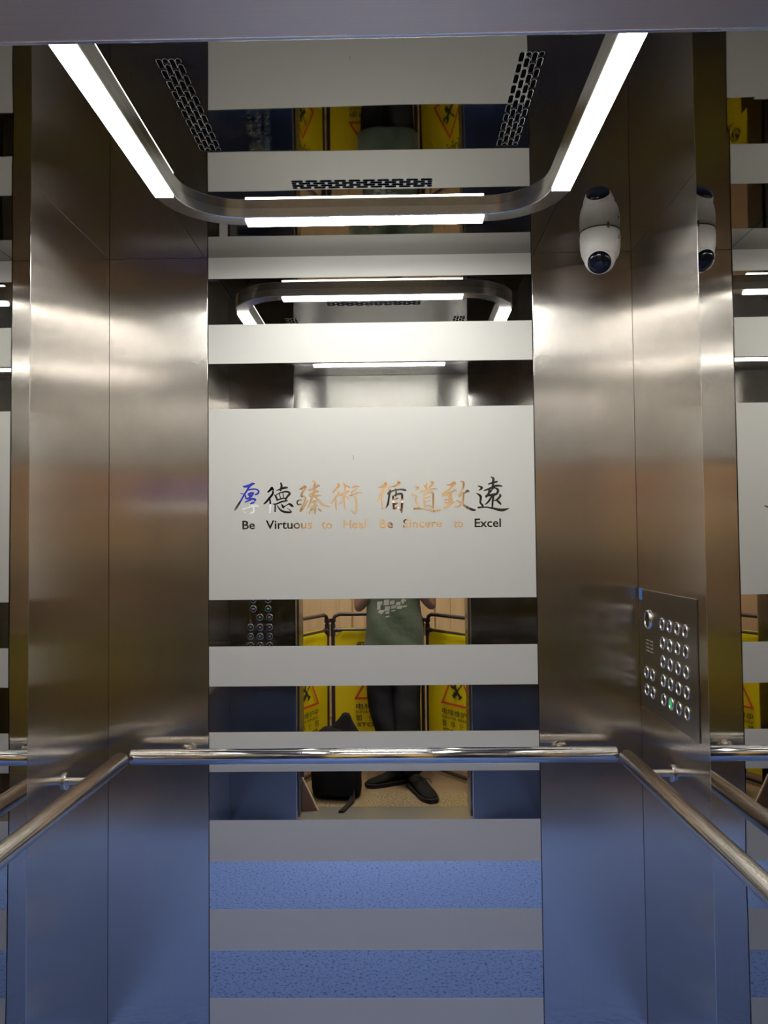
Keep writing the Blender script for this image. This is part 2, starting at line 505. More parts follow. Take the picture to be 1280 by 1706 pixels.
GLYPHS = [  # brush strokes of the eight characters: x, z, width in tenths of a millimetre
 [[(-4087,16840,14),(-4021,16822,70),(-3886,16851,87),(-3769,16909,79),(-3710,16911,35)],[(-3868,16833,70),(-3941,16717,61),(-4040,16557,56),(-4157,16361,59),(-4283,16166,70),(-4346,16068,26)],[(-4147,16603,24),(-4058,16593,28)],[(-3959,16699,35),(-3833,16730,45),(-3689,16741,45),(-3582,16686,52),(-3600,16606,59),(-3690,16562,45)],[(-3905,16573,70),(-3798,16617,70),(-3744,16598,63)],[(-3870,16519,63),(-3771,16545,52)],[(-4004,16539,42),(-3977,16449,52),(-3870,16465,63),(-3762,16563,45)],[(-4023,16324,28),(-3924,16368,52),(-3780,16429,70),(-3682,16401,59),(-3709,16356,35)],[(-3871,16236,28),(-3799,16295,63),(-3727,16321,52)],[(-3871,16242,31),(-3745,16240,35),(-3602,16234,17)],[(-4095,16101,28),(-3996,16136,38),(-3745,16187,35),(-3566,16194,24)],[(-3808,16214,35),(-3737,16124,45),(-3755,16008,45),(-3863,15974,17)],[(-4077,16038,17),(-3988,15984,21)]],
 [[(-3287,16638,52),(-3206,16709,79),(-3152,16771,79),(-3107,16690,35)],[(-3125,16672,45),(-3135,16583,70),(-3243,16441,70),(-3351,16317,63),(-3423,16255,31)],[(-3225,16423,45),(-3208,16244,56),(-3227,15976,31)],[(-2873,16929,49),(-2847,16830,70),(-2883,16687,63)],[(-3009,16689,28),(-2883,16732,52),(-2740,16775,80),(-2659,16774,45)],[(-3081,16555,24),(-3028,16492,59),(-2984,16375,52)],[(-3027,16537,28),(-2884,16616,42),(-2687,16649,59),(-2589,16586,70),(-2670,16488,63),(-2724,16399,52)],[(-2992,16384,52),(-2849,16427,45),(-2715,16444,42)],[(-2920,16580,31),(-2885,16455,31)],[(-2803,16597,31),(-2786,16471,31)],[(-3127,16261,24),(-3029,16260,49),(-2849,16329,56),(-2670,16363,42)],[(-3056,16233,45),(-3057,16019,45)],[(-2993,16223,24),(-2940,16133,45),(-2851,16043,63),(-2708,15997,70),(-2556,15995,52),(-2583,16058,28),(-2672,16122,17)],[(-2850,16258,24),(-2806,16168,77),(-2779,16123,28)],[(-2806,16150,52),(-2689,16220,31),(-2599,16264,52)],[(-2590,16255,70),(-2519,16200,80),(-2475,16173,28)]],
 [[(-2284,16716,17),(-2203,16742,70),(-2113,16804,87),(-2068,16768,52)],[(-2095,16750,59),(-2186,16608,70),(-2231,16492,59)],[(-2222,16501,52),(-2115,16482,63),(-2089,16410,52),(-2143,16250,59),(-2243,16054,87),(-2261,16019,52)],[(-2223,16376,45),(-2312,16368,45),(-2358,16306,45),(-2322,16234,45),(-2233,16242,52)],[(-2243,16054,70),(-2153,16125,52),(-2045,16320,38),(-2008,16374,24)],[(-1870,16971,35),(-1808,16971,45),(-1787,16872,56),(-1827,16729,70)],[(-1988,16686,52),(-1845,16729,70),(-1701,16817,77),(-1639,16826,45)],[(-1981,16516,42),(-1864,16587,63),(-1738,16639,70),(-1676,16647,42)],[(-1936,16480,52),(-1775,16496,77),(-1668,16513,63),(-1605,16503,42)],[(-1790,16872,63),(-1810,16657,87),(-1865,16479,80),(-1955,16266,52),(-2073,16071,17)],[(-1775,16478,63),(-1669,16352,63),(-1527,16208,73),(-1384,16167,59),(-1277,16155,21)],[(-1902,16283,35),(-1812,16336,70),(-1741,16335,42)],[(-1939,16123,42),(-1831,16157,59),(-1724,16210,45)],[(-1803,16336,63),(-1787,16121,70),(-1788,15934,45)],[(-1840,16104,45),(-1939,16033,35),(-1967,15944,45)],[(-1697,16102,24),(-1618,16039,59),(-1586,16003,24)]],
 [[(-1066,16891,31),(-1022,16828,80),(-1130,16704,77),(-1220,16606,42)],[(-1059,16613,42),(-1042,16569,70),(-1168,16400,63),(-1285,16258,21)],[(-1123,16418,45),(-1125,16185,52),(-1114,16016,14)],[(-896,16907,28),(-834,16825,63),(-837,16504,59),(-857,16254,56),(-828,16048,17)],[(-1025,16506,35),(-899,16558,70),(-738,16637,77),(-693,16627,35)],[(-864,16468,59),(-919,16326,59),(-1054,16220,21)],[(-801,16485,24),(-740,16413,52),(-708,16342,21)],[(-799,16816,28),(-719,16779,52),(-665,16752,21)],[(-630,16752,21),(-504,16786,70),(-388,16785,42)],[(-469,16732,38),(-559,16661,35),(-649,16573,14)],[(-712,16493,35),(-560,16536,63),(-417,16588,42),(-292,16578,24)],[(-524,16518,42),(-481,16375,73),(-474,16143,63),(-493,15982,63),(-539,15920,24),(-645,16037,14)]],
 [[(411,16952,17),(463,16862,105),(364,16782,87),(221,16739,17)],[(462,16763,35),(417,16674,105),(290,16515,87),(199,16320,63),(190,16275,21)],[(344,16550,63),(333,16336,49),(336,16068,38)],[(830,16929,45),(892,16884,87),(739,16796,63),(578,16753,28)],[(551,16744,45),(586,16655,77),(557,16405,59),(519,16209,59),(447,16085,14)],[(523,16548,63),(702,16645,52),(916,16678,52),(1059,16658,70),(1115,16640,21)],[(774,16706,42),(791,16599,52),(771,16474,59)],[(691,16475,59),(698,16261,70),(714,16064,70)],[(736,16492,42),(861,16536,63),(968,16526,77),(975,16365,70),(964,16115,73),(953,15937,35)],[(717,16359,45),(842,16393,45)],[(724,16207,45),(849,16250,45)],[(731,16064,52),(857,16116,52),(927,16009,35)]],
 [[(1381,16780,14),(1496,16725,70),(1397,16637,21)],[(1280,16513,42),(1395,16485,63),(1448,16431,59),(1402,16342,59),(1445,16217,59),(1498,16145,59),(1480,16092,52),(1355,16058,70)],[(1355,16066,70),(1586,16055,45),(1799,16008,52),(2012,15979,77),(2235,16021,28)],[(1649,16839,17),(1710,16749,63),(1736,16678,42)],[(1765,16874,42),(1736,16731,52)],[(1873,16953,21),(1952,16872,87),(1879,16765,70),(1807,16677,35)],[(1503,16573,28),(1628,16616,63),(1807,16668,52),(2003,16693,45),(2101,16674,24)],[(1807,16659,70),(1806,16588,63)],[(1681,16536,63),(1678,16321,63),(1685,16143,63)],[(1680,16518,42),(1841,16569,59),(1948,16533,70),(1954,16318,66),(1942,16069,52)],[(1715,16410,35),(1866,16444,31)],[(1713,16277,35),(1865,16311,31)],[(1703,16134,59),(1836,16159,42),(1925,16105,35)]],
 [[(2381,16804,17),(2497,16812,70),(2622,16873,87),(2675,16837,45)],[(2595,16811,105),(2513,16705,63),(2405,16617,70),(2280,16529,70),(2252,16476,35)],[(2261,16476,70),(2404,16510,87),(2529,16580,70),(2655,16632,70),(2690,16596,35)],[(2502,16544,105),(2500,16348,122),(2472,16242,105)],[(2313,16332,42),(2420,16340,52),(2544,16348,52),(2570,16294,35)],[(2312,16243,35),(2418,16242,70),(2543,16241,70),(2641,16275,21)],[(2543,16241,87),(2417,16135,105),(2301,16074,70)],[(2819,16915,24),(2916,16888,63),(2923,16772,70),(2868,16629,63),(2777,16434,59)],[(2777,16470,63),(2920,16522,52),(3046,16610,77),(3090,16582,42)],[(2920,16557,63),(2900,16344,77),(2862,16202,77),(2737,16114,52),(2621,16115,35)],[(2677,16328,28),(2792,16256,59),(2915,16165,70),(3056,16075,77),(3197,16011,77),(3300,16001,35)]],
 [[(3377,16766,24),(3500,16703,80),(3401,16615,21)],[(3329,16535,24),(3452,16445,80),(3459,16338,70),(3449,16231,63),(3519,16141,63),(3482,16088,52),(3376,16071,45)],[(3376,16080,63),(3624,16087,45),(3837,16049,63),(4120,15992,94),(4351,16043,24)],[(3790,17047,24),(3869,16993,77),(3858,16868,77),(3847,16708,70)],[(3706,16816,35),(3849,16859,70),(3992,16893,52)],[(3561,16613,35),(3722,16665,63),(3954,16760,70),(4140,16749,42)],[(3756,16566,70),(3882,16689,35),(4005,16635,77),(3968,16510,70),(3807,16441,52)],[(3739,16655,52),(3720,16531,70),(3629,16407,63)],[(3630,16443,70),(3808,16476,70),(3915,16511,52)],[(3825,16458,52),(3716,16281,63),(3608,16176,35)],[(3860,16422,70),(3831,16227,63),(3823,16058,52)],[(4056,16491,42),(4082,16438,70),(3965,16314,59),(3858,16298,24)],[(3947,16315,35),(4035,16242,77),(4096,16170,42)]],
]


def brush(bm, stroke, y):
    pts = catmull([(x / 1e4, z / 1e4, w / 1e4) for x, z, w in stroke], 7)
    n = len(pts)
    lft, rgt = [], []
    for i, (x, z, w) in enumerate(pts):
        a = pts[max(i - 1, 0)]
        b = pts[min(i + 1, n - 1)]
        d = Vector((b[0] - a[0], b[1] - a[1]))
        d = d.normalized() if d.length > 1e-9 else Vector((1, 0))
        nx, nz = -d.y, d.x
        h = max(w, .0004) / 2
        lft.append((x + nx * h, z + nz * h))
        rgt.append((x - nx * h, z - nz * h))
    V = lambda p: bm.verts.new((p[0], y, p[1]))
    lv = [V(p) for p in lft]
    rv = [V(p) for p in rgt]
    for i in range(n - 1):
        bm.faces.new((lv[i], lv[i + 1], rv[i + 1], rv[i]))
    for i, sgn in ((0, -1), (n - 1, 1)):          # rounded brush ends
        x, z, w = pts[i]
        j = 1 if i == 0 else n - 2
        d = Vector((pts[i][0] - pts[j][0], pts[i][1] - pts[j][1])).normalized()
        h = max(w, .0004) / 2
        c = V((x, z))
        arc = [V((x + d.x * h * .7 * math.sin(t) - d.y * h * math.cos(t), z + d.y * h * .7 * math.sin(t) + d.x * h * math.cos(t)))
               for t in [PI * k / 8 for k in range(9)]]
        for p, q in zip(arc, arc[1:]):
            bm.faces.new((c, p, q))


for gi, g in enumerate(GLYPHS):
    bm = bmesh.new()
    for k, st in enumerate(g):
        brush(bm, st, -.0006 - .000012 * k)
    o = obj('calligraphy_character', bm, M['mirror'], mp_)
XZ = axes((1, 0, 0), (0, 0, 1), (0, -1, 0), (0, 0, 0))
bm = bmesh.new()
for s, a, b, z in (('Be', -0.4102, -0.3701, 1.5474), ('Virtuous', -0.3357, -0.1889, 1.5476), ('to', -0.1585, -0.1242, 1.5467), ('Heal', -0.09, -0.0177, 1.547),
                   ('Be', 0.026, 0.0678, 1.5467), ('Sincere', 0.1, 0.2233, 1.5469), ('to', 0.2593, 0.2896, 1.5462), ('Excel', 0.3256, 0.4088, 1.5464)):
    put_text(bm, s, axes((1, 0, 0), (0, 0, 1), (0, -1, 0), (0, -.0006, 0)), a, b, z, .0265, bold=.018, cap_from='E')
obj('english_lettering', bm, M['mirror'], mp_)
obj('scratch', new_box(-.0564, -.0552, -.0007, -.0004, 1.762, 1.779), M['grey_mark'], mp_)

# side walls: brushed, mirror and brushed sheets each side
for side, s in (('left', -1), ('right', 1)):
    a, b = sorted((s * (W + .004), s * (W + .06)))
    w = obj('wall_' + side, new_box(a, b, -L - .02, .0, -.06, H), M['backing'], kind=ST)
    a, b = sorted((s * W, s * (W + .004)))
    obj('brushed_panel', new_box(a, b, MY0 + .002, 0, 0, H, .0014), M['brushed_y'], w)
    obj('brushed_panel', new_box(a, b, -L, MY1 - .002, 0, H, .0014), M['brushed_y'], w)
    obj('mirror_panel', new_box(a, b, MY1, MY0, 0, H), M['side_mirror'], w)
    a, b = sorted((s * (W - .0005), s * (W + .004)))
    obj('edge_strip', new_box(a, b, MY0, MY0 + .0035, 0, H, .0008), M['edge'], w)

# front wall with the entrance opening, 25 cm deep to the landing
wf = obj('wall_front', new_box(-W - .06, OL - .002, -2.10, -L - .003, -.06, H + .06), M['backing'], kind=ST)
obj('return_wall', new_box(OR_ + .002, W + .06, -2.10, -L - .003, -.06, H + .06), M['backing'], wf)
obj('lintel', new_box(OL - .002, OR_ + .002, -2.10, -L - .003, OH + .003, H + .06), M['backing'], wf)
obj('brushed_panel', new_box(-W, OL, -L - .003, -L, 0, H, .001), M['front'], wf)
obj('brushed_panel', new_box(OR_, W, -L - .003, -L, 0, H, .001), M['front'], wf)
obj('header_panel', new_box(OL + .001, OR_ - .001, -L - .003, -L, OH, H, .0015), M['header'], wf)
obj('header_soffit', new_box(OL, OR_, -2.11, -L - .001, OH, OH + .003, .0012), M['soffit'], wf)
obj('header_edge', new_box(OL + .001, OR_ - .001, -L - .004, -L + .0012, OH - .0006, OH + .004, .001), M['edge'], wf)
# jambs: cabin return, door gap, landing frame
for s, x in ((-1, OL), (1, OR_)):
    j = obj('trim_2' if s < 0 else 'trim_3', new_box(*sorted((x, x - s * .004)), -L - .055, -L - .0005, 0, OH, .001), M['jamb'], kind=ST)
    obj('return_edge', new_box(*sorted((x - s * .0045, x - s * .0005)), -L - .007, -L, 0, OH, .001), M['edge'], j)
    obj('landing_frame', new_box(*sorted((x, x - s * .012)), -2.12, -L - .085, 0, OH, .002), M['jamb'], j)
    obj('landing_edge', new_box(*sorted((x - s * .0125, x - s * .002)), -2.126, -2.116, 0, OH, .001), M['edge'], j)

# ------------------------------------------------------------------ the setting: landing outside
HY, HX, HZ = -3.70, 2.3, 2.62
fh = obj('floor_landing', new_box(-HX, HX, HY - .1, -2.371, -.06, 0), M['tile'], kind=ST)
obj('threshold_stone', new_box(-HX, HX, -2.370, -2.1005, -.06, .0005), M['terrazzo'], kind=ST)['kind'] = ST
obj('wall_landing', new_box(-HX, HX, HY - .1, HY, 0, HZ), M['hall_wall'], kind=ST)
obj('wall_landing_left', new_box(-HX - .1, -HX, HY, -2.1, 0, HZ), M['hall_wall'], kind=ST)
obj('wall_landing_right', new_box(HX, HX + .1, HY, -2.1, 0, HZ), M['hall_wall'], kind=ST)
for a, b, z in ((-HX, -W - .061, 0), (W + .061, HX, 0)):
    obj('wall_shaft', new_box(a, b, -2.10, -2.0, z, HZ), M['hall_wall'], kind=ST)
obj('wall_shaft_over', new_box(-W - .061, W + .061, -2.10, -2.0, H + .061, HZ), M['hall_wall'], kind=ST)
obj('ceiling_landing', new_box(-HX, HX, HY, -2.1, HZ, HZ + .06), M['hall_ceiling'], kind=ST)
# double wooden door in the landing wall
dw = obj('door_1', new_box(-.95, .75, HY, HY + .02, 0, 1.97), M['wood_trim'], kind=ST)
for a, b in ((-.90, -.274), (-.262, .36), (.372, .70)):
    lf = obj('door_leaf', new_box(a, b, HY + .018, HY + .045, .01, 1.92, .003), M['wood'], dw)
    bm = bmesh.new()
    for z0, z1 in ((.18, 1.78),):
        x0, x1 = a + .09, b - .07
        for q in ((x0, x1, z0, z0 + .02), (x0, x1, z1 - .02, z1), (x0, x0 + .02, z0 + .02, z1 - .02), (x1 - .02, x1, z0 + .02, z1 - .02)):
            box(bm, q[0], q[1], HY + .044, HY + .052, q[2], q[3], .002)
    obj('panel_moulding', bm, M['wood'], lf)

# ------------------------------------------------------------------ ceiling light ring
FRX, FY0, FY1, FR, FWD = .5056, -.353, -1.46, .178, .046   # strip centre line
ring = thing('ceiling_light', 'rounded rectangular steel light ring with four lit white strips on the ceiling', 'ceiling light', (0, (FY0 + FY1) / 2, H))


def ring_path(off, z, n=10):
    r = FR + off
    out = []
    for cx, cy, a0 in ((FRX - FR, FY0 - FR, 0), (-FRX + FR, FY0 - FR, 90), (-FRX + FR, FY1 + FR, 180), (FRX - FR, FY1 + FR, 270)):
        for k in range(n + 1):
            t = math.radians(a0 + 90 * k / n)
            out.append((cx + r * math.cos(t), cy + r * math.sin(t), z))
    return out


bm = bmesh.new()
hw = FWD / 2 + .003
prof = [(-hw, H), (-hw, H - .0245), (-hw + .002, H - .0265), (hw - .002, H - .0265), (hw, H - .0245), (hw, H)]
rings = [[bm.verts.new(p) for p in ring_path(o, z)] for o, z in prof]
N = len(rings[0])
for a, b in zip(rings, rings[1:] + rings[:1]):
    for k in range(N):
        bm.faces.new((a[k], a[(k + 1) % N], b[(k + 1) % N], b[k]))
obj('frame', bm, M['frame'], ring, smooth=35)
h = FWD / 2
for x0, x1, y0, y1 in ((-FRX + FR, FRX - FR, FY0 - h, FY0 + h), (-FRX + FR, FRX - FR, FY1 - h, FY1 + h),
                       (-FRX - h, -FRX + h, FY1 + FR, FY0 - FR), (FRX - h, FRX + h, FY1 + FR, FY0 - FR)):
    obj('light_strip', new_box(x0, x1, y0, y1, H - .0325, H - .0266, .0012), M['led'], ring)

# ------------------------------------------------------------------ air vents in the ceiling
for label, cx, cy, rot in (('slotted air vent on the left of the ceiling beside the light strip', -.345, -.888, 0),
                           ('slotted air vent on the right of the ceiling near the dome camera', .345, -.888, 0),
                           ('slotted air vent across the ceiling just before the back light strip', 0, -.521, 90)):
    v = thing('air_vent', label, 'air vent', (cx, cy, H), 'slotted ceiling vents', math.radians(rot))
    bs, br = bmesh.new(), bmesh.new()
    for c in range(4):
        x = -.0186 + .0124 * c
        nrow = 10
        pitch = .366 / nrow
        for r in range(nrow + (c % 2)):
            y = -.183 + pitch * (r + (.5 if c % 2 == 0 else 0))
            ln = pitch - .006
            if c % 2 and r == 0:
                y, ln = y + pitch / 4, pitch / 2 - .005
            elif c % 2 and r == nrow:
                y, ln = y - pitch / 4, pitch / 2 - .005
            prism(bs, stadium(x, y, ln, .0098), Matrix.Translation((0, 0, -.0005)), .0005)
            o_, i_ = stadium(x, y, ln + .0012, .0110), stadium(x, y, ln, .0098)
            lo = [br.verts.new((p[0], p[1], -.0002)) for p in o_]
            li = [br.verts.new((p[0], p[1], -.0007)) for p in i_]
            lt = [br.verts.new((p[0], p[1], 0)) for p in o_]
            n = len(o_)
            for k in range(n):
                br.faces.new((lo[k], lo[(k + 1) % n], li[(k + 1) % n], li[k]))
                br.faces.new((lt[k], lt[(k + 1) % n], lo[(k + 1) % n], lo[k]))
    obj('slot', bs, M['slot'], v, local=True)['kind'] = 'stuff'
    obj('pressed_rim', br, M['rim'], v, local=True)['kind'] = 'stuff'

# ------------------------------------------------------------------ security camera
DC = Vector((.696, -.165, H))
sc = thing('security_camera', 'white dome security camera with dark lens window hanging from the ceiling corner', 'security camera', DC)
bm = bmesh.new()
lathe(bm, [(0, 0), (.0545, 0), (.0575, -.003), (.0595, -.022), (.0585, -.048), (.055, -.068), (.050, -.080), (.044, -.0862), (.040, -.088), (0, -.088)], 40, Matrix.Translation(DC))
obj('base', bm, M['white_plastic'], sc, smooth=40)
bm = bmesh.new()
lathe(bm, [(.0560, -.0002), (.0572, .0006), (.0572, -.0016), (.0560, -.0024)], 40, Matrix.Translation(DC))
obj('seal', bm, M['gap'], sc)
look = Vector((-.24, -.72, -.62)).normalized()
q = look.to_track_quat('Z', 'Y').to_matrix().to_4x4()
bc = DC + Vector((-.004, -.010, -.082))
bm = bmesh.new()
bmesh.ops.create_uvsphere(bm, u_segments=36, v_segments=24, radius=.046, matrix=Matrix.Translation(bc))
ball = obj('eyeball_housing', bm, M['white_plastic'], sc, smooth=60)
bm = bmesh.new()
lathe(bm, [(.0365, .0270), (.0385, .0285), (.0360, .0320), (.0335, .0330)], 40, Matrix.Translation(bc) @ q)
obj('window_collar', bm, M['white_plastic'], ball, smooth=60)
bm = bmesh.new()
lathe(bm, [(.0345, .030), (.0345, .0335), (.032, .0385), (.025, .0435), (.015, .0465), (0, .0475)], 40, Matrix.Translation(bc) @ q)
obj('lens_window', bm, M['black_glass'], sc, smooth=60)
bm = bmesh.new()
for a in (-112,):
    t = math.radians(a + 30)
    m = Matrix.Translation(DC) @ Matrix.Rotation(math.radians(a + 32), 4, 'Z')
    for v in box(bm, .0555, .0600, -.003, .003, -.0085, -.001).verts:
        v.co = m @ v.co
obj('latch', bm, M['grey_mark'], sc)
bm = bmesh.new()
for dz, w in ((-.026, .006), (-.032, .009)):
    m = Matrix.Translation(DC) @ Matrix.Rotation(math.radians(-40), 4, 'Z')
    n0 = set(bm.verts)
    box(bm, .0585, .0600, -w / 2, w / 2, dz - .0012, dz + .0012)
    for v in set(bm.verts) - n0:
        v.co = m @ v.co
obj('small_print', bm, M['grey_mark'], sc)

# ------------------------------------------------------------------ handrails
RZ, RR, OFF = .855, .0235, .08


def handrail(label, p0, p1, wall_dir, br_at, m):
    mid = (Vector(p0) + Vector(p1)) / 2
    t = thing('handrail', label, 'handrail', mid, 'cabin handrails')
    obj('rail', tube(bmesh.new(), [p0, p1], RR, 28, capbev=.004), m, t, smooth=40)
    for p in br_at:
        p = Vector(p)
        b = obj('bracket', tube(bmesh.new(), [p, p + wall_dir * OFF], .0105, 16), m, t, smooth=40)
        e = p + wall_dir * OFF
        obj('flange', tube(bmesh.new(), [e - wall_dir * .006, e - wall_dir * .0002], .024, 20, capbev=.001), m, b, smooth=40)


handrail('round steel handrail across the back wall under the etched panel', (-.737, -OFF, RZ), (.737, -OFF, RZ), Vector((0, 1, 0)),
         [(-.58, -OFF, RZ), (.58, -OFF, RZ)], M['chrome'])
handrail('round steel handrail along the left side wall', (-W + OFF, -.115, RZ), (-W + OFF, -1.62, RZ), Vector((-1, 0, 0)),
         [(-W + OFF, -.33, RZ), (-W + OFF, -1.45, RZ)], M['rail_y'])
handrail('round steel handrail along the right wall below the low button panel', (W - OFF, -.115, RZ), (W - OFF, -1.62, RZ), Vector((1, 0, 0)),
         [(W - OFF, -.285, RZ), (W - OFF, -1.45, RZ)], M['rail_y'])


# ------------------------------------------------------------------ control panels
def ring_mesh(r, name):
    bm = bmesh.new()
    lathe(bm, [(r, 0), (r, .0022), (r - .0015, .0038), (r - .0035, .0038), (r - .0048, .0020), (r - .0048, 0)], 28)
    me = bpy.data.meshes.new(name)
    bmesh.ops.recalc_face_normals(bm, faces=bm.faces)
    bm.to_mesh(me)
    bm.free()
    me.materials.append(M['button'])
    for p in me.polygons:
        p.use_smooth = True
    me.set_sharp_from_angle(angle=math.radians(50))
    return me


def cap_mesh(r, m, name):
    bm = bmesh.new()
    lathe(bm, [(r - .0046, 0), (r - .0046, .0016), (r - .006, .0021), (0, .0023)], 28)
    me = bpy.data.meshes.new(name)
    bm.to_mesh(me)
    bm.free()
    me.materials.append(m)
    for p in me.polygons:
        p.use_smooth = True
    return me


BR = .0185
me_ring = ring_mesh(BR, 'button')
me_cap = cap_mesh(BR, M['cap'], 'button_cap')
me_caps = cap_mesh(BR, M['cap_steel'], 'button_cap_steel')
me_capg = cap_mesh(BR, M['green'], 'button_cap_green')


def button(panel, pos, ax, sign, cap, gm, symbol=None):
    """a button ring with its cap and sign; ax = (right, up, out) as seen by a user"""
    b = link('button', me_ring, None, panel)
    b.matrix_local = axes(ax[0], ax[1], ax[2], Vector(pos) - world_loc(panel))
    c = link('button_cap', cap, None, b)
    bm = bmesh.new()
    I = Matrix.Identity(4)
    if symbol:
        for poly in symbol:
            prism(bm, poly, Matrix.Translation((0, 0, .0022)), .0005)
    else:
        wd = .0052 * len(sign)
        put_text(bm, sign, I, -wd / 2 - .0004, wd / 2, -.0048, .0096, bold=.01, t=.0027)
    obj('numeral', bm, gm, b, local=True)
    return b


def tri(cx, s, hh=.0042):
    return [(cx - s * .0025, -hh), (cx + s * .0025, 0), (cx - s * .0025, hh)]


OPEN = [tri(-.0042, -1), tri(.0042, 1), [(-.0005, -.005), (.0005, -.005), (.0005, .005), (-.0005, .005)]]
CLOSE = [tri(-.0036, 1), tri(.0036, -1), [(-.0005, -.005), (.0005, -.005), (.0005, .005), (-.0005, .005)]]
BELL = [[(-.005, -.003), (.005, -.003), (.0035, 0), (.003, .004), (0, .006), (-.003, .004), (-.0035, 0)], [(-.0012, -.005), (.0012, -.005), (.0012, -.0034), (-.0012, -.0034)]]
PHONE = [[(-.005, -.001), (-.003, -.004), (.003, -.004), (.005, -.001), (.0035, .0005), (.002, -.0015), (-.002, -.0015), (-.0035, .0005)]]

# low panel on the right wall (out = -x, right = -y seen from inside)
px = W - .003
cp = thing('control_panel', 'low steel button panel on the right wall, one button lit green', 'lift control panel', (px, -.26, 1.168), 'lift control panels')
obj('face_plate', new_box(px, W - .0005, -.500, -.020, .988, 1.349, .0012), M['plate'], cp)
AX = ((0, -1, 0), (0, 0, 1), (-1, 0, 0))
signs = [['16', '17', '18', '19'], ['12', '13', '14', '15'], ['8', '9', '10', '11'], ['4', '5', '6', '7'], ['-1', '1', '2', '3']]
for r in range(5):
    for c in range(4):
        lit = (r, c) == (4, 1)
        b = button(cp, (px, -.236 - .0615 * c, 1.2600 - .0532 * r), AX, signs[r][c], me_capg if lit else me_caps, M['glyph_lit'] if lit else M['cap'])
        if lit:
            b['label'] = 'button glowing green'
for r in range(2):
    for c in range(2):
        button(cp, (px, -.081 - .0575 * c, 1.1005 - .052 * r), AX, '', me_caps, M['cap'], [[CLOSE, OPEN], [BELL, PHONE]][1 - r][c])
bm = bmesh.new()
m = axes(*AX, (px, -.117, 1.262))
lathe(bm, [(.030, 0), (.0298, .004), (.0275, .0085), (.024, .0095), (.0225, .008), (.0225, .004)], 32, m)
ey = obj('intercom_bezel', bm, M['edge'], cp, smooth=50)
bm = bmesh.new()
lathe(bm, [(.0226, .004), (.0226, .0068), (0, .0074)], 32, m)
obj('intercom_window', bm, M['black_glass'], ey, smooth=50)
bm = bmesh.new()
for r in range(4):
    for c in range(9):
        if c == 4:
            continue
        lathe(bm, [(.0022, 0), (.0022, .0005), (0, .0005)], 8, axes(*AX, (px, -.082 - .0075 * c, 1.198 - .0105 * r)))
obj('speaker_hole', bm, M['button'], cp)['kind'] = 'stuff'
bm = new_box(px - .0008, px + .0001, -.047, -.018, 1.316, 1.3515)
box(bm, px - .0016, px - .0004, -.040, -.024, 1.322, 1.3515)
obj('protective_film', bm, M['blue_film'], cp)['label'] = 'scrap of blue protective film'

# tall panel left of the entrance on the front wall (out = +y, right = -x seen from inside)
py = -L + .003
fp = thing('control_panel', 'tall steel button panel beside the entrance seen in the mirror strips', 'lift control panel', (-.668, py, 1.2), 'lift control panels')
obj('face_plate', new_box(-.795, -.545, -L + .0004, py, .70, 1.57, .001), M['front'], fp)
AX2 = ((-1, 0, 0), (0, 0, 1), (0, 1, 0))
for z, cols in ((1.196, [(-.623, BELL), (-.704, PHONE)]), (1.1465, [(-.623, OPEN), (-.704, CLOSE)])):
    for x, sy in cols:
        button(fp, (x, py, z), AX2, '', me_cap, M['glyph_lit'] if sy is OPEN else M['glyph'], sy)
rows = [(1.101, ['18', '19']), (1.047, ['15', '16', '17']), (.998, ['12', '13', '14']), (.949, ['9', '10', '11']), (.900, ['6', '7', '8']), (.851, ['3', '4', '5']), (.802, ['-1', '1', '2'])]
for z, ss in rows:
    for i, s_ in enumerate(ss):
        button(fp, (-.616 - .0515 * i, py, z), AX2, s_, me_cap, M['glyph'])
ds = thing('display_screen', 'lit blue and white information screen set into the tall button panel', 'display screen', (-.688, -L + .001, 1.72))
obj('bezel', new_box(-.782, -.592, -L + .0004, py + .006, 1.605, 1.875, .002), M['black_glass'], ds)
obj('screen_image', new_box(-.772, -.645, py + .0062, py + .0068, 1.715, 1.862), M['lcd_blue'], ds)['label'] = 'blue upper half of the screen'
obj('screen_image', new_box(-.772, -.600, py + .0062, py + .0068, 1.640, 1.7145), M['lcd_white'], ds)['label'] = 'white lower half of the screen'
bm = bmesh.new()
prism(bm, [(-.772, 1.640), (-.600, 1.640), (-.600, 1.664), (-.772, 1.648)], axes((1, 0, 0), (0, 0, 1), (0, -1, 0), (0, py + .0071, 0)), .0005)
obj('screen_bar', bm, M['lcd_navy'], ds)

# paper notice on the left wall by the entrance
nt = obj('paper_notice', new_box(-W, -W + .0006, -1.82, -1.62, 1.52, 1.80), M['paper'])
tag(nt, 'pale paper notice stuck to the left wall near the entrance', 'notice')

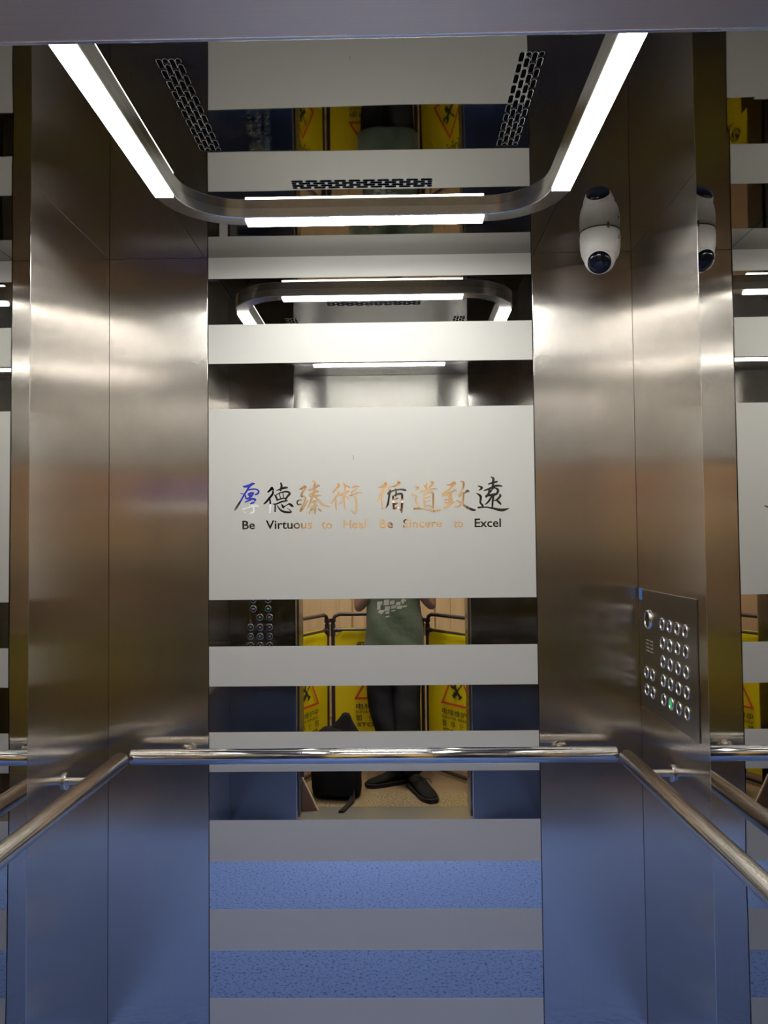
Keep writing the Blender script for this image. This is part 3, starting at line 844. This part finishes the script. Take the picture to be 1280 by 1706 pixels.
# ------------------------------------------------------------------ folding barrier outside
def barrier(label, p0, p1):
    d = Vector((p1[0] - p0[0], p1[1] - p0[1]))
    w = d.length
    t = thing('barrier_panel', label, 'barrier', (p0[0], p0[1], 0), 'yellow folding barrier panels', math.atan2(d.y, d.x))
    R, zt, zb = .0125, 1.024, .030
    bm = bmesh.new()
    c = .045
    tube(bm, [(0, 0, .012), (0, 0, zt - c), (c * .3, 0, zt - c * .3), (c, 0, zt), (w - c, 0, zt), (w - c * .3, 0, zt - c * .3), (w, 0, zt - c), (w, 0, .012)], R, 12)
    tube(bm, [(0, 0, zb), (w, 0, zb)], R, 12)
    tube(bm, [(0, 0, .920), (w, 0, .920)], R, 12)
    fr = obj('pipe_frame', bm, M['pipe'], t, local=True, smooth=50)
    for x in (0, w):
        sx = 1 if x == 0 else -1
        bm = tube(bmesh.new(), [(x, 0, .880), (x, 0, .960)], R + .004, 12)
        tube(bm, [(x, 0, .920), (x + sx * .035, 0, .920)], R + .004, 12)
        obj('tee_fitting', bm, M['pipe'], t, local=True, smooth=50)
        obj('clamp', tube(bmesh.new(), [(x, 0, .972), (x, 0, .996)], R + .007, 12), M['pipe'], t, local=True, smooth=50)
        bm = tube(bmesh.new(), [(x, 0, .010), (x, 0, .065)], R + .004, 12)
        tube(bm, [(x, 0, 0), (x, 0, .012)], R + .007, 12)
        obj('foot', bm, M['pipe'], t, local=True, smooth=50)
    # cloth: hangs round the pipes, its top corners cut back in a curve
    bm = bmesh.new()
    nx, nz = 24, 30
    a, b, z0, z1 = .016, w - .016, .075, .934
    cut = .055
    top = lambda x: z1 if cut < x < w - cut else z1 - .05 * min(1, ((cut - min(x, w - x)) / cut) ** .5 * 1.15)
    for side in (-1, 1):
        g = []
        for i in range(nx + 1):
            x = a + (b - a) * i / nx
            col = []
            for k in range(nz + 1):
                z = z0 + (top(x) - z0) * k / nz
                bulge = .0145 if z > .905 else .0045 + .003 * math.sin(x * 19 + 1) * math.sin(z * 5)
                if side > 0 and z > .905:
                    bulge *= math.sqrt(max(0.03, 1 - max(0, (z - .920) / .0145) ** 2))
                elif z > .905:
                    bulge *= math.sqrt(max(0.03, 1 - max(0, (z - .920) / .0145) ** 2))
                wave = .003 * math.sin(x * 11 + z * 3)
                col.append(bm.verts.new((x, side * bulge + (wave if z < .895 else 0), z)))
            g.append(col)
        for i in range(nx):
            for k in range(nz):
                bm.faces.new((g[i][k], g[i + 1][k], g[i + 1][k + 1], g[i][k + 1]))
    cl = obj('cloth', bm, M['cloth'], t, local=True, smooth=60)
    # print shows through on both faces
    cx = w / 2
    for part, mname in (('warning_lettering', 'print_black'), ('brand_lettering', 'print_black'), ('tool_symbol', 'print_black'), ('warning_triangle', 'print_red')):
        bm = bmesh.new()
        for side in (-1, 1):
            y = side * .0128
            m = axes((1, 0, 0), (0, 0, 1), (0, -1, 0), (cx, y, 0))
            if part == 'warning_lettering':
                put_text(bm, '电梯维护中', m, -.148, .148, .400, .040, bold=.006)
                put_text(bm, 'ELEVATOR  REPAIRING', m, -.148, .148, .374, .018, bold=.01)
                for q, ch in enumerate('暂停使用'):
                    put_text(bm, ch, m, -.148 + .0845 * q, -.148 + .0845 * q + .043, .324, .041, bold=.006)
                put_text(bm, 'STOP  USE', m, -.140, .140, .286, .026, bold=.02)
            elif part == 'brand_lettering':
                put_text(bm, 'SIGLEN', m, -.055, .150, .785, .050, bold=.02)
                for q in range(4):
                    c = -.03 + .055 * q
                    prism(bm, [(c - .009, .768), (c, .757), (c + .009, .768), (c, .779)], m, .0002)
                hexo = [(-.108 + .043 * math.cos(PI * k / 3), .805 + .043 * math.sin(PI * k / 3)) for k in range(6)]
                hexi = [(-.108 + .034 * math.cos(PI * k / 3), .805 + .034 * math.sin(PI * k / 3)) for k in range(6)]
                for k in range(6):
                    k2 = (k + 1) % 6
                    prism(bm, [hexo[k], hexo[k2], hexi[k2], hexi[k]], m, .0002)
                for poly in ([(-.134, .817), (-.120, .831), (-.112, .831), (-.106, .800), (-.114, .785), (-.122, .811)],
                             [(-.103, .823), (-.094, .828), (-.080, .797), (-.093, .781), (-.100, .781), (-.094, .799)]):
                    prism(bm, poly, m, .0002)
            elif part == 'tool_symbol':     # crossed wrench and screwdriver
                for ang, polys in ((40, [[(-.010, -.045), (.010, -.045), (.010, .030), (-.010, .030)],
                                         [(-.010, .025), (.010, .025), (.030, .045), (.028, .068), (.012, .076), (.012, .052), (0, .046), (-.012, .052), (-.012, .076), (-.028, .068), (-.030, .045)],
                                         [(-.018, -.058), (.018, -.058), (.018, -.042), (-.018, -.042)]]),
                                   (-42, [[(-.014, -.060), (.014, -.060), (.016, -.012), (-.016, -.012)], [(-.005, -.012), (.005, -.012), (.005, .055), (-.005, .055)],
                                          [(-.009, .055), (.009, .055), (.005, .072), (-.005, .072)]])):
                    ca, sa = math.cos(math.radians(ang)), math.sin(math.radians(ang))
                    for pl in polys:
                        prism(bm, [(x * ca - z * sa, .560 + (x * sa + z * ca) * .92) for x, z in pl], m, .0002)
            else:
                o_ = [(-.160, .466), (.160, .466), (0, .738)]
                i_ = [(-.136, .480), (.136, .480), (0, .711)]
                for k in range(3):
                    k2 = (k + 1) % 3
                    prism(bm, [o_[k], o_[k2], i_[k2], i_[k]], m, .0002)
        obj(part, bm, M[mname], cl, local=True)
    return t


barrier('yellow barrier panel angled from the left jamb outside the entrance', (-.630, -2.300), (-.390, -2.845))
barrier('yellow barrier panel standing straight behind the person', (-.354, -2.865), (.242, -2.865))
barrier('yellow barrier panel angled to the right jamb outside the entrance', (.276, -2.838), (.636, -2.345))

# ------------------------------------------------------------------ board leaning on the jamb
bd = thing('board', 'brown board scrap with pale edge leaning on the left door jamb', 'board', (-.43, -2.05, 0))
m = axes((1, 0, 0), (0, 0, 1), (0, -1, 0), (0, -2.04, 0))
obj('face', prism(bmesh.new(), [(-.476, .001), (-.382, .001), (-.468, .180), (-.476, .180)], m, .006), M['card'], bd)
obj('cut_edge', prism(bmesh.new(), [(-.382, .001), (-.375, .001), (-.462, .183), (-.468, .180)], m, .007), M['card_edge'], bd)

# ------------------------------------------------------------------ backpack
bp = thing('backpack', 'black backpack standing on the landing floor beside the left jamb', 'backpack', (-.290, -2.315, 0), rz=math.radians(8))


def sup(cx, cy, z, a, b, n=32, e=3.2):
    out = []
    for k in range(n):
        t = 2 * PI * k / n
        c, s = math.cos(t), math.sin(t)
        out.append((cx + a * math.copysign(abs(c) ** (2 / e), c), cy + b * math.copysign(abs(s) ** (2 / e), s), z))
    return out


prof = [(.012, .105, .06), (.004, .125, .08), (.010, .138, .092), (.05, .146, .100), (.16, .146, .105), (.26, .140, .098), (.33, .126, .085), (.375, .100, .066), (.400, .066, .045), (.408, .03, .022)]
body = obj('main_compartment', loft(bmesh.new(), [sup(-.02 * z / .4, 0, z, a, b) for z, a, b in prof]), M['bag'], bp, local=True, smooth=60)
pk = obj('front_pocket', loft(bmesh.new(), [sup(.01, .095, z, a, b) for z, a, b in ((.03, .08, .01), (.035, .105, .03), (.12, .112, .04), (.20, .105, .032), (.235, .08, .012))]), M['bag'], bp, local=True, smooth=60)
obj('zip', tube(bmesh.new(), [(-.08, .128, .19), (.01, .134, .205), (.10, .128, .19)], .003, 8), M['lace'], pk, local=True)
obj('top_flap', loft(bmesh.new(), [sup(x, -.01, z, a, b, e=2.4) for x, z, a, b in ((.03, .370, .105, .06), (.035, .400, .080, .05), (.045, .440, .048, .03), (.052, .470, .030, .02), (.052, .484, .022, .015), (.052, .490, .010, .006))]), M['bag'], bp, local=True, smooth=70)
st = bmesh.new()
for x, sx in ((-.07, -1), (.06, 1)):
    c = catmull([(x, -.07, .36), (x + sx * .03, -.13, .30), (x + sx * .05, -.13, .16), (x + sx * .045, -.09, .05)], 6)
    tube(st, c, .016, 10)
obj('shoulder_strap', st, M['bag'], bp, local=True, smooth=60)
ws = bmesh.new()
pts = catmull([(.10, .07, .06), (.115, .12, .03), (.105, .18, .008), (.088, .31, .007)], 6)
for p, q in zip(pts, pts[1:]):
    A = [ws.verts.new((p[0] + dx, p[1], p[2] + dz)) for dx, dz in ((-.015, -.003), (.015, -.003), (.015, .004), (-.015, .004))]
    B = [ws.verts.new((q[0] + dx, q[1], q[2] + dz)) for dx, dz in ((-.015, -.003), (.015, -.003), (.015, .004), (-.015, .004))]
    for k in range(4):
        ws.faces.new((A[k], A[(k + 1) % 4], B[(k + 1) % 4], B[k]))
obj('waist_strap', ws, M['lace'], bp, local=True)
obj('side_wing', loft(bmesh.new(), [sup(x, .0, z, a, b) for x, z, a, b in ((-.10, .37, .06, .02), (-.14, .365, .045, .02), (-.18, .345, .02, .012))]), M['bag'], bp, local=True, smooth=60)
obj('tag_label', new_box(.035, .041, .008, .012, .425, .432), M['bag_tag'], bp, local=True)

# ------------------------------------------------------------------ phone held by the person
ph = thing('phone', 'dark smartphone held up in both hands by the person', 'phone', (.060, -2.577, 1.45))
obj('body', new_box(.022, .098, -2.582, -2.573, 1.360, 1.522, .003, 3), M['phone'], ph, smooth=40)
obj('screen', new_box(.0245, .0955, -2.5826, -2.5818, 1.364, 1.518), M['screen_glass'], ph)
lz = obj('camera_island', new_box(.066, .094, -2.5735, -2.571, 1.470, 1.516, .001), M['phone'], ph)
bm = bmesh.new()
lathe(bm, [(.0065, 0), (.0065, .0009), (0, .0009)], 20, axes((1, 0, 0), (0, 0, -1), (0, 1, 0), (.0798, -2.571, 1.5)))
obj('lens', bm, M['black_glass'], lz)


# ------------------------------------------------------------------ the person
def skin_bm(verts, edges, radii, root=0, sub=2):
    me = bpy.data.meshes.new('skeleton')
    me.from_pydata(verts, edges, [])
    o = bpy.data.objects.new('skeleton', me)
    COL.objects.link(o)
    o.modifiers.new('skin', 'SKIN').use_smooth_shade = True
    for i, r in enumerate(radii):
        v = me.skin_vertices[0].data[i]
        v.radius = r if isinstance(r, tuple) else (r, r)
        v.use_root = i == root
    if sub:
        s_ = o.modifiers.new('subdivision', 'SUBSURF')
        s_.levels = s_.render_levels = sub
    bpy.context.view_layer.update()
    me2 = bpy.data.meshes.new_from_object(o.evaluated_get(bpy.context.evaluated_depsgraph_get()))
    bm = bmesh.new()
    bm.from_mesh(me2)
    bpy.data.objects.remove(o)
    bpy.data.meshes.remove(me)
    bpy.data.meshes.remove(me2)
    return bm


def fuse(bms, voxel, smooth=2):
    """several closed skins into one continuous surface"""
    me = bpy.data.meshes.new('raw')
    big = bmesh.new()
    for b in bms:
        t = bpy.data.meshes.new('t')
        b.to_mesh(t)
        b.free()
        big.from_mesh(t)
        bpy.data.meshes.remove(t)
    big.to_mesh(me)
    big.free()
    o = bpy.data.objects.new('raw', me)
    COL.objects.link(o)
    r = o.modifiers.new('remesh', 'REMESH')
    r.mode = 'VOXEL'
    r.voxel_size = voxel
    s_ = o.modifiers.new('smooth', 'SMOOTH')
    s_.iterations = smooth
    bpy.context.view_layer.update()
    me2 = bpy.data.meshes.new_from_object(o.evaluated_get(bpy.context.evaluated_depsgraph_get()))
    bm = bmesh.new()
    bm.from_mesh(me2)
    bpy.data.objects.remove(o)
    bpy.data.meshes.remove(me)
    bpy.data.meshes.remove(me2)
    return bm


def chain(pts, radii):
    return pts, [(i, i + 1) for i in range(len(pts) - 1)], radii


def ell(c, r, m=None):
    b = bmesh.new()
    bmesh.ops.create_uvsphere(b, u_segments=32, v_segments=22, radius=1.0)
    for v in b.verts:
        v.co = Vector((v.co.x * r[0], v.co.y * r[1], v.co.z * r[2]))
        if m is not None:
            v.co = m @ v.co
        v.co += Vector(c)
    return b


PX, PY = .060, -2.700
person = thing('person', 'person in green printed t-shirt and black trousers holding up a phone at the entrance', 'person', (PX, PY, 0))
SHL, SHR = (PX - .178, PY - .005, 1.432), (PX + .178, PY - .005, 1.432)
EL, ER = (PX - .236, PY + .020, 1.058), (PX + .244, PY + .020, 1.068)
WL, WR = (.002, -2.625, 1.340), (.118, -2.625, 1.340)
bones = [(PX, PY, .94), (PX, PY - .005, 1.09), (PX, PY, 1.28), (PX, PY - .005, 1.41), (PX + .010, PY + .004, 1.55), (PX + .030, PY + .016, 1.70),
         (PX - .10, PY - .005, 1.420), SHL, EL, ((EL[0] + WL[0]) / 2 - .01, (EL[1] + WL[1]) / 2, (EL[2] + WL[2]) / 2), WL,
         (PX + .10, PY - .005, 1.420), SHR, ER, ((ER[0] + WR[0]) / 2 + .01, (ER[1] + WR[1]) / 2, (ER[2] + WR[2]) / 2), WR,
         (PX - .09, PY, .87), (PX - .105, PY + .06, .47), (PX + .03, PY + .15, .09),
         (PX + .09, PY, .87), (PX + .065, PY + .10, .47), (PX + .120, PY + .245, .09)]
bed = [(0, 1), (1, 2), (2, 3), (3, 4), (4, 5), (3, 6), (6, 7), (7, 8), (8, 9), (9, 10), (3, 11), (11, 12), (12, 13), (13, 14), (14, 15),
       (0, 16), (16, 17), (17, 18), (0, 19), (19, 20), (20, 21)]
brad = [(.13, .090), (.125, .080), (.14, .085), (.12, .075), .056, .056, .050, .050, .042, .043, .027, .050, .050, .042, .043, .027,
        .085, .056, .036, .085, .056, .036]
parts = [skin_bm(bones, bed, brad)]
HC = Vector((PX + .032, PY + .030, 1.730))
parts.append(ell(HC + Vector((0, -.008, .025)), (.076, .094, .100)))
parts.append(ell(HC + Vector((0, .018, -.040)), (.060, .070, .078)))
parts.append(ell(HC + Vector((0, .060, -.088)), (.030, .024, .024)))              # chin
parts.append(ell(HC + Vector((0, .094, -.022)), (.014, .020, .016)))              # nose tip
parts.append(ell(HC + Vector((0, .086, .004)), (.009, .014, .030)))               # nose bridge
parts.append(ell(HC + Vector((0, .082, -.056)), (.024, .010, .0055)))             # lips
parts.append(ell(HC + Vector((0, .080, -.066)), (.020, .010, .006)))
for s in (-1, 1):
    parts.append(ell(HC + Vector((s * .077, -.004, -.012)), (.009, .020, .031)))  # ears
    parts.append(ell(HC + Vector((s * .032, .080, .022)), (.024, .012, .007)))    # brows
for s, wx in ((1, WL), (-1, WR)):                                                 # s: towards the phone
    X = lambda v: wx[0] + s * v
    # palm beside the phone
    parts.append(skin_bm(*chain([wx, (X(.004), -2.612, 1.372), (X(.006), -2.600, 1.405), (X(.006), -2.594, 1.432)], [(.022, .020), (.026, .017), (.028, .014), (.022, .011)]), sub=1))
    for k, (z, ln) in enumerate(((1.436, .044), (1.416, .050), (1.397, .047), (1.380, .038))):
        parts.append(skin_bm(*chain([(X(.006), -2.590, z - .004), (X(.012), -2.574, z), (X(.026), -2.562, z + .002), (X(.018 + ln * .55), -2.5625, z + .003), (X(.018 + ln * .8), -2.565, z + .004)],
                                    [.0095, .0090, .0085, .0078, .0066]), sub=1))
    parts.append(skin_bm(*chain([(X(.002), -2.612, 1.378), (X(.012), -2.607, 1.405), (X(.030), -2.598, 1.428), (X(.040), -2.5935, 1.444)], [.013, .012, .0095, .0075]), sub=1))
body = obj('body', fuse(parts, .006, 3), M['skin'], person, smooth=80)

bm = bmesh.new()
for s in (-1, 1):
    bmesh.ops.create_uvsphere(bm, u_segments=16, v_segments=12, radius=.0115, matrix=Matrix.Translation(HC + Vector((s * .032, .0700, .006))))
ey = obj('eyes', bm, M['eye'], body, smooth=80)
bm = bmesh.new()
for s in (-1, 1):
    bmesh.ops.create_uvsphere(bm, u_segments=12, v_segments=8, radius=.0055, matrix=Matrix.Translation(HC + Vector((s * .032, .0788, .004))))
obj('iris', bm, M['hair'], ey, smooth=80)
# hair: short crop over the skull
b1 = ell(HC + Vector((0, -.014, .030)), (.082, .100, .109))
for v in b1.verts:
    r = v.co - HC
    face = max(0.0, min(1.0, (r.y - .02) / .04))          # the front hangs only to the forehead, sides and back to the nape
    low = -.055 * (1 - face) + .054 * face
    if r.z < low:
        k = (low - r.z)
        v.co.z = HC.z + low - .02 * min(1, k * 8)
        v.co.x -= r.x * min(.35, k * 3) * .5
        v.co.y -= (r.y + .014) * min(.35, k * 3) * .5
    n_ = math.sin(r.x * 170) * math.sin(r.y * 150 + 1) * math.sin(r.z * 160)
    v.co += r.normalized() * .004 * n_
obj('hair', b1, M['hair'], person, smooth=80)

# t-shirt: torso and two sleeves as one skin, hollow enough to hang past the belt
prof_ = [(.660, .192, .136), (.664, .199, .142), (.74, .197, .136), (.84, .194, .126), (1.00, .182, .116), (1.12, .172, .110), (1.28, .172, .106), (1.38, .174, .098),
         (1.44, .164, .088), (1.480, .128, .078), (1.512, .088, .070), (1.537, .066, .062), (1.545, .060, .056)]
sh_parts = [loft(bmesh.new(), [sup(PX - .010 * (1.49 - z), PY + .012 * (1.49 - z), z, a, b, 36, 2.5) for z, a, b in prof_])]
for s0, e0 in ((SHL, EL), (SHR, ER)):
    s0, e0 = Vector(s0), Vector(e0)
    m0 = Vector((PX, PY, 1.455)).lerp(s0, .6)
    sh_parts.append(tube(bmesh.new(), [m0, s0, s0.lerp(e0, .18), s0.lerp(e0, .52)], [.046, .056, .067, .076], 18))
sb = fuse(sh_parts, .008, 4)
for v in sb.verts:        # soft folds
    v.co.y += .006 * math.sin(v.co.x * 24 + v.co.z * 9) * math.sin(v.co.z * 13 + 2)
    v.co.x += .004 * math.sin(v.co.z * 17 + v.co.y * 10)
shirt = obj('t_shirt', sb, M['shirt'], person, smooth=80)
FRONT = max((v.co.y for v in shirt.data.vertices if abs(v.co.z - 1.08) < .06 and abs(v.co.x) < .06), default=.125) + PY
bm = bmesh.new()
blocks = []
for i, (x, z, w, h) in enumerate(((-.078, 1.226, .030, .020), (-.078, 1.198, .020, .024), (-.070, 1.178, .034, .016), (-.036, 1.222, .032, .030), (-.030, 1.186, .030, .026),
                                  (-.026, 1.168, .024, .014), (-.024, 1.146, .022, .010), (.004, 1.224, .026, .022), (.010, 1.198, .030, .018), (.012, 1.180, .024, .010), (.042, 1.216, .026, .018), (.046, 1.192, .030, .018),
                                  (.074, 1.236, .030, .012), (.080, 1.222, .012, .030), (.082, 1.200, .026, .010), (-.060, 1.170, .016, .010))):
    sk = .012 * (x + .08) / .16
    blocks.append([(x, z + sk), (x + w * 1.1, z + sk + .003), (x + w * 1.2, z + h * 1.25 + sk), (x + .004, z + h * 1.25 + sk - .003)])
for bl in blocks:
    prism(bm, bl, axes((1, 0, 0), (0, 0, 1), (0, -1, 0), (PX - .035, FRONT + .004, -.125)), .0006)
pr_o = obj('chest_print', bm, M['shirt_print'], shirt)
pr_o['label'] = 'grey block print on the chest'
sw = pr_o.modifiers.new('wrap', 'SHRINKWRAP')
sw.target = shirt
sw.wrap_method = 'PROJECT'
sw.use_project_y = True
sw.use_project_z = False
sw.use_project_x = False
sw.use_negative_direction = True
sw.use_positive_direction = True
sw.offset = .0015

# trousers
pb = [(PX, PY, .955), (PX, PY, .87), (PX - .090, PY + .005, .80), (PX - .100, PY + .055, .50), (PX - .010, PY + .125, .19), (PX + .030, PY + .150, .060),
      (PX + .085, PY + .005, .80), (PX + .066, PY + .095, .50), (PX + .085, PY + .20, .19), (PX + .118, PY + .245, .060)]
pe = [(0, 1), (1, 2), (2, 3), (3, 4), (4, 5), (1, 6), (6, 7), (7, 8), (8, 9)]
prd = [(.155, .100), (.150, .105), .100, .096, .082, .080, .105, .096, .082, .080]
tbm = skin_bm(pb, pe, prd, root=0)
for v in tbm.verts:
    v.co.z = max(v.co.z, .028)
    v.co.y += .005 * math.sin(v.co.z * 40 + v.co.x * 22)
obj('trousers', tbm, M['trousers'], person, smooth=80)


def shoe(label, heel, toe):
    d = Vector((toe[0] - heel[0], toe[1] - heel[1], 0))
    Ln = d.length
    s_ = thing('shoe', label, 'shoe', (heel[0], heel[1], 0), rz=math.atan2(d.y, d.x))
    del s_['category']
    del s_['label']
    s_.parent = person
    s_.location = Vector((heel[0], heel[1], 0)) - person.location
    sec = [(0, .030, .05), (.05, .040, .085), (.22, .042, .098), (.40, .044, .090), (.58, .048, .066), (.78, .050, .052), (.92, .040, .042), (1.0, .018, .030)]
    rings_ = []
    for t, w, h in sec:
        rings_.append([(t * Ln, w * math.cos(2 * PI * k / 20), .018 + (h - .018) * (.5 + .5 * math.sin(2 * PI * k / 20))) for k in range(20)])
    u = obj('upper', loft(bmesh.new(), rings_), M['shoe'], s_, local=True, smooth=80)
    so = [( -.006 + t * (Ln + .012), w + .004) for t, w, h in sec]
    out = [(x, w) for x, w in so] + [(x, -w) for x, w in so[::-1]]
    obj('sole', prism(bmesh.new(), out, Matrix.Translation((0, 0, .0005)), .026), M['sole'], s_, local=True, bevel=.004)
    lb = bmesh.new()
    for q in range(4):
        x = Ln * (.40 + .07 * q)
        h = .094 - .011 * q
        tube(lb, [(x, -.030, h - .016), (x + .004, 0, h), (x, .030, h - .016)], .003, 6)
    tube(lb, catmull([(Ln * .42, 0, .093), (Ln * .44, .035, .104), (Ln * .50, .050, .080), (Ln * .46, .02, .088), (Ln * .50, -.04, .090), (Ln * .56, -.048, .070)], 5), .0026, 6)
    obj('lace', lb, M['lace'], u, local=True)
    return s_


shoe('left', (.135, -2.580), (-.122, -2.462))
shoe('right', (.160, -2.480), (.272, -2.150))

# ------------------------------------------------------------------ landing lamp
hl = thing('landing_lamp', 'lit square ceiling lamp over the landing outside the entrance', 'ceiling light', (0, -2.52, HZ))
obj('lamp_frame', new_box(-.62, .62, -2.84, -2.20, HZ - .03, HZ - .0005, .004), M['frame'], hl)
obj('lamp_diffuser', new_box(-.60, .60, -2.82, -2.22, HZ - .034, HZ - .030), M['hall_lamp'], hl)
